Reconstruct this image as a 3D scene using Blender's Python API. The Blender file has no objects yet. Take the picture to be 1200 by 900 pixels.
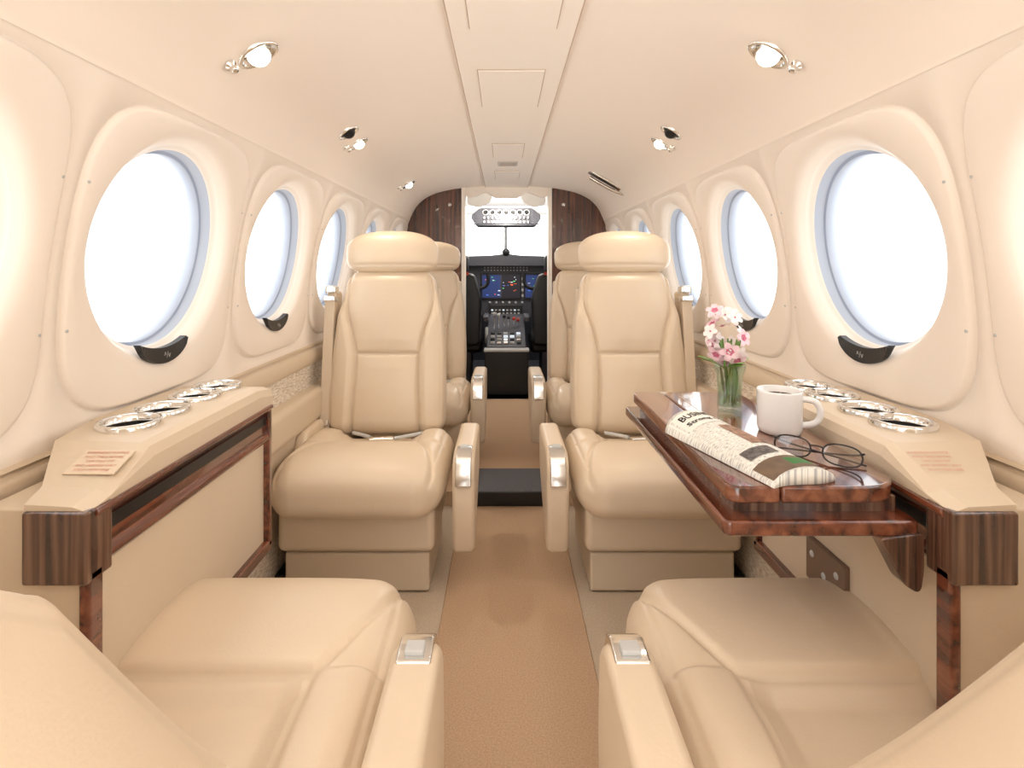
import bpy, bmesh, math, random
import numpy as np
from mathutils import Vector, Matrix, Euler
random.seed(7)
scene = bpy.context.scene
COL = scene.collection

# ---------------------------------------------------------------- materials
def lin(c):
    c = c / 255.0
    return c / 12.92 if c <= 0.04045 else ((c + 0.055) / 1.055) ** 2.4
def rgb(r, g, b):
    return (lin(r), lin(g), lin(b), 1.0)

def mat(name, color, rough=0.5, metal=0.0, bump=0.0, bscale=200.0, var=0.0, vscale=6.0, coat=0.0, sheen=0.0, spec=0.5):
    m = bpy.data.materials.new(name); m.use_nodes = True
    nt = m.node_tree; b = nt.nodes['Principled BSDF']
    b.inputs['Base Color'].default_value = color
    b.inputs['Roughness'].default_value = rough
    b.inputs['Metallic'].default_value = metal
    b.inputs['Coat Weight'].default_value = coat
    b.inputs['Coat Roughness'].default_value = 0.08
    b.inputs['Sheen Weight'].default_value = sheen
    b.inputs['Specular IOR Level'].default_value = spec
    tc = nt.nodes.new('ShaderNodeTexCoord')
    if bump > 0:
        n = nt.nodes.new('ShaderNodeTexNoise'); n.inputs['Scale'].default_value = bscale
        n.inputs['Detail'].default_value = 3
        nt.links.new(tc.outputs['Object'], n.inputs['Vector'])
        bp = nt.nodes.new('ShaderNodeBump'); bp.inputs['Strength'].default_value = bump
        bp.inputs['Distance'].default_value = 0.002
        nt.links.new(n.outputs['Fac'], bp.inputs['Height'])
        nt.links.new(bp.outputs['Normal'], b.inputs['Normal'])
    if var > 0:
        n2 = nt.nodes.new('ShaderNodeTexNoise'); n2.inputs['Scale'].default_value = vscale
        n2.inputs['Detail'].default_value = 4
        nt.links.new(tc.outputs['Object'], n2.inputs['Vector'])
        r = nt.nodes.new('ShaderNodeValToRGB')
        r.color_ramp.elements[0].position = 0.3; r.color_ramp.elements[1].position = 0.7
        r.color_ramp.elements[0].color = tuple(c * (1 - var) for c in color[:3]) + (1,)
        r.color_ramp.elements[1].color = tuple(min(1, c * (1 + var)) for c in color[:3]) + (1,)
        nt.links.new(n2.outputs['Fac'], r.inputs['Fac'])
        nt.links.new(r.outputs['Color'], b.inputs['Base Color'])
    return m

def emis(name, color, s):
    m = bpy.data.materials.new(name); m.use_nodes = True
    b = m.node_tree.nodes['Principled BSDF']
    b.inputs['Base Color'].default_value = color
    b.inputs['Emission Color'].default_value = color
    b.inputs['Emission Strength'].default_value = s
    return m

def wood(name, scale=(60, 4, 60), dark=rgb(48, 22, 14), mid=rgb(104, 54, 34), light=rgb(146, 84, 54), rough=0.18):
    m = bpy.data.materials.new(name); m.use_nodes = True
    nt = m.node_tree; b = nt.nodes['Principled BSDF']
    tc = nt.nodes.new('ShaderNodeTexCoord'); mp = nt.nodes.new('ShaderNodeMapping')
    mp.inputs['Scale'].default_value = scale
    n = nt.nodes.new('ShaderNodeTexNoise'); n.inputs['Scale'].default_value = 1.0
    n.inputs['Detail'].default_value = 5; n.inputs['Distortion'].default_value = 0.4
    r = nt.nodes.new('ShaderNodeValToRGB')
    e = r.color_ramp.elements
    e[0].position = 0.35; e[0].color = dark
    e[1].position = 0.68; e[1].color = light
    x = e.new(0.5); x.color = mid
    nt.links.new(tc.outputs['Object'], mp.inputs['Vector'])
    nt.links.new(mp.outputs['Vector'], n.inputs['Vector'])
    nt.links.new(n.outputs['Fac'], r.inputs['Fac'])
    nt.links.new(r.outputs['Color'], b.inputs['Base Color'])
    b.inputs['Roughness'].default_value = rough
    b.inputs['Coat Weight'].default_value = 1.0
    b.inputs['Coat Roughness'].default_value = 0.04
    return m

def woven(name):
    m = bpy.data.materials.new(name); m.use_nodes = True
    nt = m.node_tree; b = nt.nodes['Principled BSDF']
    tc = nt.nodes.new('ShaderNodeTexCoord'); mp = nt.nodes.new('ShaderNodeMapping')
    mp.inputs['Scale'].default_value = (30, 55, 260)
    n = nt.nodes.new('ShaderNodeTexNoise'); n.inputs['Scale'].default_value = 1.0; n.inputs['Detail'].default_value = 3
    r = nt.nodes.new('ShaderNodeValToRGB')
    r.color_ramp.elements[0].position = 0.35; r.color_ramp.elements[0].color = rgb(200, 184, 162)
    r.color_ramp.elements[1].position = 0.65; r.color_ramp.elements[1].color = rgb(246, 238, 226)
    nt.links.new(tc.outputs['Object'], mp.inputs['Vector'])
    nt.links.new(mp.outputs['Vector'], n.inputs['Vector'])
    nt.links.new(n.outputs['Fac'], r.inputs['Fac'])
    nt.links.new(r.outputs['Color'], b.inputs['Base Color'])
    bp = nt.nodes.new('ShaderNodeBump'); bp.inputs['Strength'].default_value = 0.4; bp.inputs['Distance'].default_value = 0.002
    nt.links.new(n.outputs['Fac'], bp.inputs['Height']); nt.links.new(bp.outputs['Normal'], b.inputs['Normal'])
    b.inputs['Roughness'].default_value = 0.85
    return m

def carpet(name, c1, c2):
    m = bpy.data.materials.new(name); m.use_nodes = True
    nt = m.node_tree; b = nt.nodes['Principled BSDF']
    tc = nt.nodes.new('ShaderNodeTexCoord')
    n = nt.nodes.new('ShaderNodeTexNoise'); n.inputs['Scale'].default_value = 300; n.inputs['Detail'].default_value = 4
    r = nt.nodes.new('ShaderNodeValToRGB')
    r.color_ramp.elements[0].position = 0.3; r.color_ramp.elements[0].color = c1
    r.color_ramp.elements[1].position = 0.7; r.color_ramp.elements[1].color = c2
    nt.links.new(tc.outputs['Object'], n.inputs['Vector'])
    nt.links.new(n.outputs['Fac'], r.inputs['Fac'])
    nt.links.new(r.outputs['Color'], b.inputs['Base Color'])
    bp = nt.nodes.new('ShaderNodeBump'); bp.inputs['Strength'].default_value = 0.25; bp.inputs['Distance'].default_value = 0.002
    nt.links.new(n.outputs['Fac'], bp.inputs['Height']); nt.links.new(bp.outputs['Normal'], b.inputs['Normal'])
    b.inputs['Roughness'].default_value = 0.95
    b.inputs['Specular IOR Level'].default_value = 0.1
    return m

def glass_thin(name, tint=(0.96, 0.98, 1, 1), gl=0.06):
    m = bpy.data.materials.new(name); m.use_nodes = True
    nt = m.node_tree; nt.nodes.clear()
    o = nt.nodes.new('ShaderNodeOutputMaterial'); mx = nt.nodes.new('ShaderNodeMixShader')
    t = nt.nodes.new('ShaderNodeBsdfTransparent'); t.inputs['Color'].default_value = tint
    g = nt.nodes.new('ShaderNodeBsdfGlossy'); g.inputs['Roughness'].default_value = 0.02
    mx.inputs[0].default_value = gl
    nt.links.new(t.outputs[0], mx.inputs[1]); nt.links.new(g.outputs[0], mx.inputs[2])
    nt.links.new(mx.outputs[0], o.inputs[0])
    return m

M_wall = mat('sidewall_cream', rgb(249, 238, 226), 0.5, var=0.012, vscale=3, bump=0.05, bscale=400)
M_ceil = mat('headliner_cream', rgb(249, 237, 224), 0.65, bump=0.06, bscale=500)
M_ceilp = mat('ceiling_panel_cream', rgb(250, 240, 228), 0.55)
M_groove = mat('panel_groove', rgb(200, 180, 162), 0.8)
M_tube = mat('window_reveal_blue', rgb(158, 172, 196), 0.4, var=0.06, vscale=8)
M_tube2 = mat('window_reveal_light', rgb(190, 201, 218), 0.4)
M_lip = mat('window_lip', rgb(252, 244, 234), 0.4)
M_leather = mat('seat_leather', rgb(226, 207, 182), 0.36, bump=0.12, bscale=260, var=0.03, vscale=5)
M_leather2 = mat('trim_leather', rgb(219, 201, 177), 0.46, bump=0.1, bscale=260, var=0.02)
M_shell = mat('seat_shell', rgb(212, 195, 172), 0.5)
M_belt = mat('seatbelt_webbing', rgb(224, 207, 184), 0.8, bump=0.3, bscale=600)
M_chrome = mat('chrome', rgb(236, 235, 232), 0.14, metal=1.0)
M_black = mat('black_plastic', rgb(22, 21, 22), 0.35)
M_dark = mat('dark_interior', rgb(14, 13, 13), 0.6)
M_dgrey = mat('cockpit_grey', rgb(76, 76, 82), 0.5)
M_lgrey = mat('light_grey', rgb(196, 196, 194), 0.5)
M_wood = wood('mahogany_gloss', scale=(50, 3, 50), dark=rgb(60, 27, 17), mid=rgb(104, 52, 34), light=rgb(140, 80, 54))
M_woodtop = wood('mahogany_tabletop', scale=(45, 3, 45), dark=rgb(74, 38, 26), mid=rgb(118, 66, 46), light=rgb(152, 98, 70), rough=0.12)
M_woodv = wood('macassar_vertical', scale=(90, 90, 3), dark=rgb(52, 32, 25), mid=rgb(94, 64, 50), light=rgb(132, 100, 80), rough=0.25)
M_bulk = wood('bulkhead_veneer', scale=(60, 60, 2.5), dark=rgb(46, 24, 17), mid=rgb(82, 44, 31), light=rgb(110, 66, 46), rough=0.25)
M_woven = woven('woven_textile')
M_aisle = carpet('aisle_carpet', rgb(184, 154, 126), rgb(210, 180, 150))
M_side = carpet('side_carpet', rgb(190, 172, 151), rgb(214, 198, 177))
M_dcar = carpet('step_carpet', rgb(84, 84, 88), rgb(122, 122, 126))
M_glass = glass_thin('window_acrylic')
M_white = mat('white_ceramic', rgb(240, 240, 240), 0.15, coat=0.5)
M_coffee = mat('coffee', rgb(60, 34, 20), 0.1)
M_paper = mat('newsprint', rgb(240, 238, 230), 0.8)
M_ink = mat('ink', rgb(30, 30, 32), 0.8)
M_red = mat('red_knob', rgb(190, 60, 40), 0.5)
M_redp = mat('red_print', rgb(200, 124, 102), 0.7)
M_green = mat('green_print', rgb(52, 120, 52), 0.7)
M_lamp = emis('lamp_lens', (1.0, 0.88, 0.70, 1), 12)

# ---------------------------------------------------------------- helpers
def link(o, parent=None):
    COL.objects.link(o)
    if parent is not None: o.parent = parent
    return o
def empty(name, loc=(0, 0, 0), rot=(0, 0, 0), parent=None):
    o = bpy.data.objects.new(name, None); o.location = loc; o.rotation_euler = rot
    o.empty_display_size = 0.05
    return link(o, parent)
def mk(name, verts, faces, mats, parent=None, loc=(0, 0, 0), rot=(0, 0, 0), smooth=True, mi=None, bevel=0, seg=3, fixn=False):
    me = bpy.data.meshes.new(name)
    me.from_pydata([tuple(v) for v in verts], [], faces)
    if not isinstance(mats, (list, tuple)): mats = [mats]
    for m in mats: me.materials.append(m)
    if mi is not None:
        for p, k in zip(me.polygons, mi): p.material_index = k
    if fixn:
        bm = bmesh.new(); bm.from_mesh(me)
        bmesh.ops.recalc_face_normals(bm, faces=bm.faces); bm.to_mesh(me); bm.free()
    for p in me.polygons: p.use_smooth = smooth
    me.update()
    o = bpy.data.objects.new(name, me); o.location = loc; o.rotation_euler = rot
    link(o, parent)
    if bevel > 0:
        b = o.modifiers.new('bevel', 'BEVEL'); b.width = bevel; b.segments = seg; b.limit_method = 'ANGLE'
        b.angle_limit = math.radians(35)
        b.harden_normals = False
        for p in me.polygons: p.use_smooth = True
        try:
            w = o.modifiers.new('wn', 'WEIGHTED_NORMAL'); w.keep_sharp = True
        except Exception: pass
    return o
def box(name, x0, x1, y0, y1, z0, z1, m, parent=None, bevel=0.003, seg=3, rot=(0, 0, 0), loc=None):
    cx, cy, cz = (x0 + x1) / 2, (y0 + y1) / 2, (z0 + z1) / 2
    hx, hy, hz = abs(x1 - x0) / 2, abs(y1 - y0) / 2, abs(z1 - z0) / 2
    v = [(-hx, -hy, -hz), (hx, -hy, -hz), (hx, hy, -hz), (-hx, hy, -hz), (-hx, -hy, hz), (hx, -hy, hz), (hx, hy, hz), (-hx, hy, hz)]
    f = [(0, 3, 2, 1), (4, 5, 6, 7), (0, 1, 5, 4), (1, 2, 6, 5), (2, 3, 7, 6), (3, 0, 4, 7)]
    return mk(name, v, f, m, parent, loc=(cx, cy, cz) if loc is None else loc, rot=rot, smooth=False, bevel=bevel, seg=seg)
def lathe(name, prof, mats, parent=None, loc=(0, 0, 0), rot=(0, 0, 0), n=40, mi=None, sx=1, sy=1):
    V = []; F = []; K = []
    for (r, z) in prof:
        for i in range(n):
            a = 2 * math.pi * i / n
            V.append((r * math.cos(a) * sx, r * math.sin(a) * sy, z))
    for j in range(len(prof) - 1):
        for i in range(n):
            k = (i + 1) % n
            F.append((j * n + i, j * n + k, (j + 1) * n + k, (j + 1) * n + i)); K.append(mi[j] if mi else 0)
    return mk(name, V, F, mats, parent, loc, rot, True, K, fixn=False)
def prism(name, pts, axis, a0, a1, m, parent=None, bevel=0.0, seg=3, smooth=False, loc=(0,0,0), rot=(0,0,0)):
    """pts 2-D polygon, extruded along axis between a0,a1. axis 'x': pts=(y,z); 'y': (x,z); 'z': (x,y)"""
    n = len(pts); V = []
    for a in (a0, a1):
        for (p, q) in pts:
            V.append({'x': (a, p, q), 'y': (p, a, q), 'z': (p, q, a)}[axis])
    F = [tuple(range(n)), tuple(range(2 * n - 1, n - 1, -1))]
    for i in range(n):
        k = (i + 1) % n
        F.append((i, k, n + k, n + i))
    return mk(name, V, F, m, parent, loc=loc, rot=rot, smooth=smooth, bevel=bevel, seg=seg, fixn=True)
def tube(name, pts, r, m, parent=None, cyclic=False, loc=(0, 0, 0), rot=(0, 0, 0), smooth=True):
    cu = bpy.data.curves.new(name, 'CURVE'); cu.dimensions = '3D'
    s = cu.splines.new('NURBS' if smooth else 'POLY'); s.points.add(len(pts) - 1)
    for p, q in zip(s.points, pts): p.co = (q[0], q[1], q[2], 1)
    s.use_cyclic_u = cyclic
    if smooth: s.order_u = 3; s.use_endpoint_u = True
    cu.bevel_depth = r; cu.bevel_resolution = 3; cu.resolution_u = 6; cu.use_fill_caps = True
    cu.materials.append(m)
    o = bpy.data.objects.new(name, cu); o.location = loc; o.rotation_euler = rot
    return link(o, parent)
def grid_faces(nu, nv, close_v=False, off=0):
    F = []
    for i in range(nu - 1):
        for j in range(nv if close_v else nv - 1):
            k = (j + 1) % nv
            F.append((off + i * nv + j, off + (i + 1) * nv + j, off + (i + 1) * nv + k, off + i * nv + k))
    return F
def sp(v, e): return math.copysign(abs(v) ** e, v)
def arc_params(fn, N):
    """angles giving even spacing around closed loop fn(t)->(a,b)"""
    D = 6000
    ts = np.linspace(0, 2 * math.pi, D + 1)
    P = np.array([fn(t) for t in ts])
    s = np.concatenate([[0], np.cumsum(np.hypot(*(P[1:] - P[:-1]).T))])
    return [float(np.interp(s[-1] * (i + .5) / N, s, ts)) for i in range(N)]
def text_mesh(s, size, bold=0.0):
    cu = bpy.data.curves.new('t', 'FONT'); cu.body = s; cu.size = size; cu.offset = bold
    cu.align_x = 'CENTER'; cu.align_y = 'CENTER'; cu.resolution_u = 2
    o = bpy.data.objects.new('t', cu); COL.objects.link(o)
    dg = bpy.context.evaluated_depsgraph_get(); dg.update()
    me = bpy.data.meshes.new_from_object(o.evaluated_get(dg))
    V = [tuple(v.co) for v in me.vertices]; F = [tuple(p.vertices) for p in me.polygons]
    bpy.data.objects.remove(o); bpy.data.curves.remove(cu); bpy.data.meshes.remove(me)
    return V, F

EZ = 0.90   # eye height
# ---------------------------------------------------------------- cabin section
_zs = np.array([-.28, -.15, 0, .12, .21, .30]); _xs = np.array([.702, .702, .690, .668, .643, .612])
_pf = np.polyfit(_zs, _xs, 3)
def WX(z):  # half width of sidewall at absolute z
    return float(np.polyval(_pf, z - EZ))
cp = [(.612, .292), (.606, .310), (.575, .37), (.52, .425), (.44, .463), (.33, .488), (.2, .502), (.1, .508), (0, .51)]
def catmull(P, k=6):
    out = []
    P2 = [P[0]] + P + [(-P[-2][0], P[-2][1])]
    for i in range(1, len(P2) - 2):
        p0, p1, p2, p3 = [np.array(q) for q in P2[i - 1:i + 3]]
        for j in range(k):
            t = j / k
            out.append(tuple(0.5 * ((2 * p1) + (-p0 + p2) * t + (2 * p0 - 5 * p1 + 4 * p2 - p3) * t * t + (-p0 + 3 * p1 - 3 * p2 + p3) * t ** 3)))
    out.append(P[-1]); return out
half = catmull(cp)
sec = [(x, z + EZ) for x, z in half] + [(-x, z + EZ) for x, z in reversed(half[:-1])]
Y0, Y1 = -0.80, 3.5
def extrude_sec(name, pts, y0, y1, m, parent=None, step=1, thick=0):
    ys = [y0, y1]
    V = [(x, y, z) for y in ys for (x, z) in pts]
    F = grid_faces(2, len(pts))
    o = mk(name, V, F, m, parent, smooth=True)
    return o
extrude_sec('ceiling', sec, Y0, Y1, M_ceil)
def ceil_at(x):
    P = [p for p in sec]
    for a, b in zip(P[:-1], P[1:]):
        if (a[0] - x) * (b[0] - x) <= 0:
            t = (x - a[0]) / (b[0] - a[0] + 1e-9)
            z = a[1] + t * (b[1] - a[1])
            d = Vector((b[0] - a[0], 0, b[1] - a[1])).normalized()
            n = Vector((-d.z, 0, d.x))
            if n.z > 0: n = -n
            return z, n
    return 1.4, Vector((0, 0, -1))

# centre ceiling strip
strip = empty('trim_1')
box('strip_edge_groove', -.1345, .1345, Y0, 3.48, EZ + .4995, EZ + .506, M_groove, strip, bevel=0)  # darker groove strip showing along both edges of the panel
box('strip_panel', -.132, .132, Y0, 3.48, EZ + .498, EZ + .505, M_ceilp, strip, bevel=.002)
def ceil_panel(name, y0, y1, w, m=M_ceilp):
    box(name + '_groove', -w / 2 - .0022, w / 2 + .0022, y0 - .0035, y1 + .0035, EZ + .4968, EZ + .500, M_groove, strip, bevel=0)  # darker groove border around each ceiling panel
    box(name, -w / 2, w / 2, y0, y1, EZ + .494, EZ + .500, m, strip, bevel=.002)
ceil_panel('access_panel_a', .80, 1.14, .18)
ceil_panel('access_panel_b', 1.385, 1.70, .17)
ceil_panel('access_panel_c', 2.22, 2.50, .13)
ceil_panel('air_grille', 2.60, 2.70, .09, M_lgrey)
ceil_panel('access_panel_d', 2.86, 3.12, .13)
for i in range(4):
    box('grille_slat', -.038, .038, 2.612 + i * .022, 2.618 + i * .022, EZ + .4925, EZ + .495, M_groove, strip, bevel=0)

# ---------------------------------------------------------------- lower side walls
def lower_wall(side):
    nm = 'wall_left' if side < 0 else 'wall_right'
    w = empty(nm)
    s = side
    a = [(WX(.62), .622), (.690, .612), (.690, .606)]
    extrude_sec('upper_bead', [(s * x, z) for x, z in a], Y0, Y1, M_leather2, w)
    roll = [(.690, .612)] + [(.690 - .012 * math.sin(t * math.pi / 8), .585 + .027 * math.cos(t * math.pi / 8)) for t in range(1, 8)] + [(.690, .558)]
    extrude_sec('roll_trim', [(s * x, z) for x, z in roll], Y0, Y1, M_leather2, w)
    extrude_sec('woven_band', [(s * .692, .56), (s * .692, .47)], Y0, Y1, M_woven, w)
    ledge = [(.692, .485)] + [(.665 - .02 * math.sin(t * math.pi / 16), .465 + .02 * math.cos(t * math.pi / 16)) for t in range(0, 9)]
    ledge += [(.645, .40), (.648, .385), (.66, .38)]
    extrude_sec('padded_armledge', [(s * x, z) for x, z in ledge], Y0, Y1, M_leather2, w)
    extrude_sec('lower_panel', [(s * .664, .382), (s * .669, .12)], Y0, Y1, M_leather2, w)
    extrude_sec('kick_textile', [(s * .669, .122), (s * .669, -.01)], Y0, Y1, M_woven, w)
    extrude_sec('outer_skin', [(s * .76, .64), (s * .76, -.02)], Y0, Y1, M_leather2, w)
    extrude_sec('skin_cap', [(s * .76, .64), (s * .690, .621)], Y0, Y1, M_leather2, w)
lower_wall(-1); lower_wall(1)

# ---------------------------------------------------------------- window bays
def window_bay(idx, side, yc):
    NA = 120
    W0 = (yc, .935); P0 = (yc, .913); R0 = (yc, .91)
    def circ(r): return lambda a: (W0[0] + r * math.cos(a), W0[1] + r * math.sin(a))
    def sq(k):
        def f(a):
            c, s = math.cos(a), math.sin(a); A, B = .259 * k, .268 * k; n = 4.6
            r = (abs(c / A) ** n + abs(s / B) ** n) ** (-1 / n)
            return (P0[0] + r * c, P0[1] + r * s)
        return f
    def mix(f, g, t): return lambda a: tuple((1 - t) * p + t * q for p, q in zip(f(a), g(a)))
    def rect(a):
        c, s = math.cos(a), math.sin(a)
        r = min(.27 / max(abs(c), 1e-9), .29 / max(abs(s), 1e-9))
        return (R0[0] + r * c, R0[1] + r * s)
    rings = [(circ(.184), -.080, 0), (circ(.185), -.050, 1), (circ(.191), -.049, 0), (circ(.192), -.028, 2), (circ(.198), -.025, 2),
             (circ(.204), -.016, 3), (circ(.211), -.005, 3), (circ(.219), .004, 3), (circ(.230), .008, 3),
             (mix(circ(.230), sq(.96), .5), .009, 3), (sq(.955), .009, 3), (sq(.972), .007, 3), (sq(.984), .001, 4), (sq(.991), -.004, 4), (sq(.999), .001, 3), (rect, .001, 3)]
    V = []; F = []; K = []
    angs = [2 * math.pi * (i + .5) / NA for i in range(NA)]
    for f, off, k in rings:
        row = [list(f(a)) for a in angs]
        if f is rect:
            for cy in (-1, 1):
                for cz in (-1, 1):
                    t = (R0[0] + cy * .27, R0[1] + cz * .29)
                    j = min(range(NA), key=lambda q: (row[q][0] - t[0]) ** 2 + (row[q][1] - t[1]) ** 2)
                    row[j] = list(t)
        for (y, z) in row:
            V.append((side * (WX(z) - off), y, z))
    for j in range(len(rings) - 1):
        for i in range(NA):
            k = (i + 1) % NA
            q = (j * NA + i, j * NA + k, (j + 1) * NA + k, (j + 1) * NA + i)
            F.append(q if side < 0 else q[::-1]); K.append(rings[j][2])
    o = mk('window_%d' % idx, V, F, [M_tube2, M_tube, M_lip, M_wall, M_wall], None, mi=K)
    pts = [(side * (WX(.935 + .185 * math.sin(a)) + .078), yc + .185 * math.cos(a), .935 + .185 * math.sin(a)) for a in angs]
    mk('pane', pts, [tuple(range(NA))], M_glass, o, smooth=False)
    n = 18; V = []
    for i in range(n + 1):
        t = -1 + 2 * i / n
        a = -math.pi / 2 + t * math.radians(22)
        r0 = .196; r1 = .200 + .027 * math.sqrt(max(0, 1 - t * t)) ** 1.2
        for (r, off) in ((r0, -.004), (r1, .003), (r1, .013), (r0, .009)):
            y = W0[0] + r * math.cos(a); z = W0[1] + r * math.sin(a)
            V.append((side * (WX(z) - off), y, z))
    F = grid_faces(n + 1, 4, True) + [(0, 1, 2, 3), tuple(4 * n + q for q in (3, 2, 1, 0))]
    mk('shade_pull', V, F, M_black, o, smooth=False, fixn=True)
    if 0.8 < yc < 2:
        tv, tf = text_mesh('^/v', .018)
        vv = [(side * (WX(.724) - .0155), yc - side * p[0], .724 + p[1]) for p in tv]
        mk('pull_icon', vv, tf, M_lgrey, o, smooth=False)
    for (dy, z) in ((-.245, 1.03), (-.245, .80), (.245, 1.03), (.245, .80)):
        x = side * (WX(z) - .008)
        lathe('screw', [(0.0001, .0016), (.0025, .0012), (.0035, 0)], M_lgrey, o, loc=(x, yc + dy, z), rot=(0, -side * math.pi / 2, 0), n=10)
ycs = [-.535 + .54 * i for i in range(8)]     # ..., 1.085, 1.625, 2.165, 2.705, 3.245
k = 1
for y in ycs:
    for s in (-1, 1):
        window_bay(k, s, y); k += 1

# ---------------------------------------------------------------- floor
fl = empty('floor')
box('side_carpet_slab', -.78, .78, Y0, 2.06, -.05, -.004, M_side, fl, bevel=0)
box('aisle_runner', -.18, .185, Y0, 2.06, -.02, .0, M_aisle, fl, bevel=.002)
box('raised_floor', -.78, .78, 2.06, 3.8, -.05, .05, M_aisle, fl, bevel=0)
box('step_riser', -.20, .20, 2.045, 2.07, .0, .055, M_black, fl, bevel=.004)
box('step_tread', -.20, .20, 2.05, 2.28, .045, .058, M_dcar, fl, bevel=.006)
box('under_skin', -.8, .8, Y0, 5.2, -.08, -.05, M_dark, fl, bevel=0)

# ---------------------------------------------------------------- seats
def cushion_mesh():
    W = .490; r = .066
    NU = 130; NT = 250
    V = []
    def loop(t, hy=.225, hz=.076):
        c, sn = math.cos(t), math.sin(t)
        return (hy * sp(c, .62 if c > 0 else .4), hz * sp(sn, .62))
    TS = arc_params(loop, NT)
    for i in range(NU + 1):
        th = -1 + 2 * i / NU
        x = W / 2 * (math.sin(th * math.pi / 2) * .45 + th * .55)
        s = W / 2 - abs(x)
        ins = 0 if s >= r else r - math.sqrt(max(0, r * r - (r - s) ** 2))
        hy, hz = .225 - ins * 1.15, .076 - ins * .95
        for t in TS:
            sn = math.sin(t)
            y, z = loop(t, hy, hz); y += .215; z += .283
            fr = max(0, min(1, (y - .2) / .18))
            ax = abs(x)
            SY = .180
            if sn > 0:
                xs = .135 if y < SY else .135 + .088 * (min(1, (y - SY) / .21)) ** .75
                top = min(1, sn * 3)
                if ax < xs and y < SY: z -= .028 * top * min(1, (xs - ax) / .035) ** .6 * min(1, (SY - y) / .03) ** .6
                if y > SY:
                    z += .019 * top * math.sin(min(1, (y - SY) / .265) * math.pi) ** .6 * max(0, 1 - (ax / .24) ** 4)
                elif ax > xs: z += .008 * top * math.sin(min(1, (ax - xs) / .1) * math.pi)
                d = abs(ax - xs) * (1 if y < SY else .8)
                if ax < .14: d = min(d, abs(y - SY))
                z -= .009 * top * math.exp(-(d / .005) ** 2)
                d2 = abs(ax - .214)
                if y < .36: z -= .003 * top * math.exp(-(d2 / .0035) ** 2)
                z += .0007 * top * math.sin(x * 60 + 5 * math.sin(y * 23)) * math.exp(-((y - .10) / .07) ** 2)
            else:
                z += .05 * (1 - fr) * min(1, -sn * 3) * .6
            xx = x
            if y > .28: xx = x * (1 - .13 * min(1, (y - .28) / .16) ** 2)
            V.append((xx, y, z))
    F = grid_faces(NU + 1, NT, True)
    F.append(tuple(range(NT))); F.append(tuple(NU * NT + q for q in reversed(range(NT))))
    return V, F
def interp(x, xp, fp): return float(np.interp(x, xp, fp))
def back_mesh(H=.57, WL=(.40, .405, .395, .375, .335, .30)):
    r = .048; T = .058
    NV = 140; NT = 240; V = []
    def loop(t, w=.195, T2=T):
        return (w * sp(math.cos(t), .5), T2 * sp(math.sin(t), .62))
    TS = arc_params(loop, NT)
    for i in range(NV + 1):
        th = -1 + 2 * i / NV
        v = H / 2 * (1 + (math.sin(th * math.pi / 2) * .35 + th * .65))
        s = min(v, H - v)
        ins = 0 if s >= r else r - math.sqrt(max(0, r * r - (r - s) ** 2))
        q = v / H
        w0 = interp(q, [0, .25, .5, .7, .85, 1], WL) / 2
        w = w0 - ins * .9
        T2 = T - ins * .85
        for t in TS:
            sn = math.sin(t)
            x, y = loop(t, w, T2); y -= T
            if sn > 0:
                ax = abs(x); top = min(1, sn * 2.5)
                xs = interp(q, [0, .3, .48, .62, .74, .80, .9, 1], [.118, .110, .110, .126, .148, .153, .145, .135])
                bol = 1 if q < .72 else max(0, 1 - (q - .72) / .1)
                if ax > xs:
                    k = min(1, (ax - xs) / .025) ** .7; y += .021 * top * bol * k
                else:
                    vv = min(1, abs(v - .275) / .05) ** .5 if v < .50 else min(1, (H - v) / .05 + .2)
                    y += .013 * top * math.cos(ax / xs * math.pi / 2) ** .7 * vv
                y += .01 * top * math.exp(-((q - .2) / .2) ** 2)
                d = abs(ax - xs) if q < .97 else 1
                if ax < xs: d = min(d, abs(v - .275))
                y -= .009 * top * math.exp(-(d / .005) ** 2)
                d2 = abs(ax - (w0 - .012))
                y -= .003 * top * math.exp(-(d2 / .0035) ** 2)
                y += .0005 * top * math.sin(v * 55 + 5 * math.sin(x * 19)) * (1 if ax < xs else 0)
            V.append((x, y, v))
    F = grid_faces(NV + 1, NT, True)
    F.append(tuple(range(NT))); F.append(tuple(NV * NT + q for q in reversed(range(NT))))
    return V, F
def head_mesh(zoff=.558):
    NV = 60; NT = 100; V = []
    H = .158
    for i in range(NV + 1):
        th = -1 + 2 * i / NV
        p = math.sin(th * math.pi / 2)
        z = p * H / 2
        e = (1 - abs(p) ** (2.7 if p > 0 else 4.0)) ** (1 / (2.0 if p > 0 else 3.2))
        wid = .166 * (0.08 + .92 * e) if i not in (0, NV) else .01
        th_ = .066 * (0.05 + .95 * e)
        for j in range(NT):
            t = 2 * math.pi * j / NT
            x = wid * sp(math.cos(t), .66); y = -.045 + th_ * sp(math.sin(t), .8)
            if math.sin(t) > 0: y -= .004 * math.exp(-((z + .052) / .0045) ** 2)
            V.append((x, y, zoff + H / 2 + z))
    F = grid_faces(NV + 1, NT, True)
    F.append(tuple(range(NT))); F.append(tuple(NV * NT + q for q in reversed(range(NT))))
    return V, F
SEATM = {}
def shared(key, fn, m):
    if key not in SEATM:
        V, F = fn(); me = bpy.data.meshes.new(key); me.from_pydata(V, [], F)
        bm = bmesh.new(); bm.from_mesh(me); bmesh.ops.recalc_face_normals(bm, faces=bm.faces); bm.to_mesh(me); bm.free()
        me.materials.append(m)
        for p in me.polygons: p.use_smooth = True
        SEATM[key] = me
    return SEATM[key]
def inst(name, me, parent, loc=(0, 0, 0), rot=(0, 0, 0), scale=(1, 1, 1)):
    o = bpy.data.objects.new(name, me); o.location = loc; o.rotation_euler = rot; o.scale = scale
    return link(o, parent)
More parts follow.
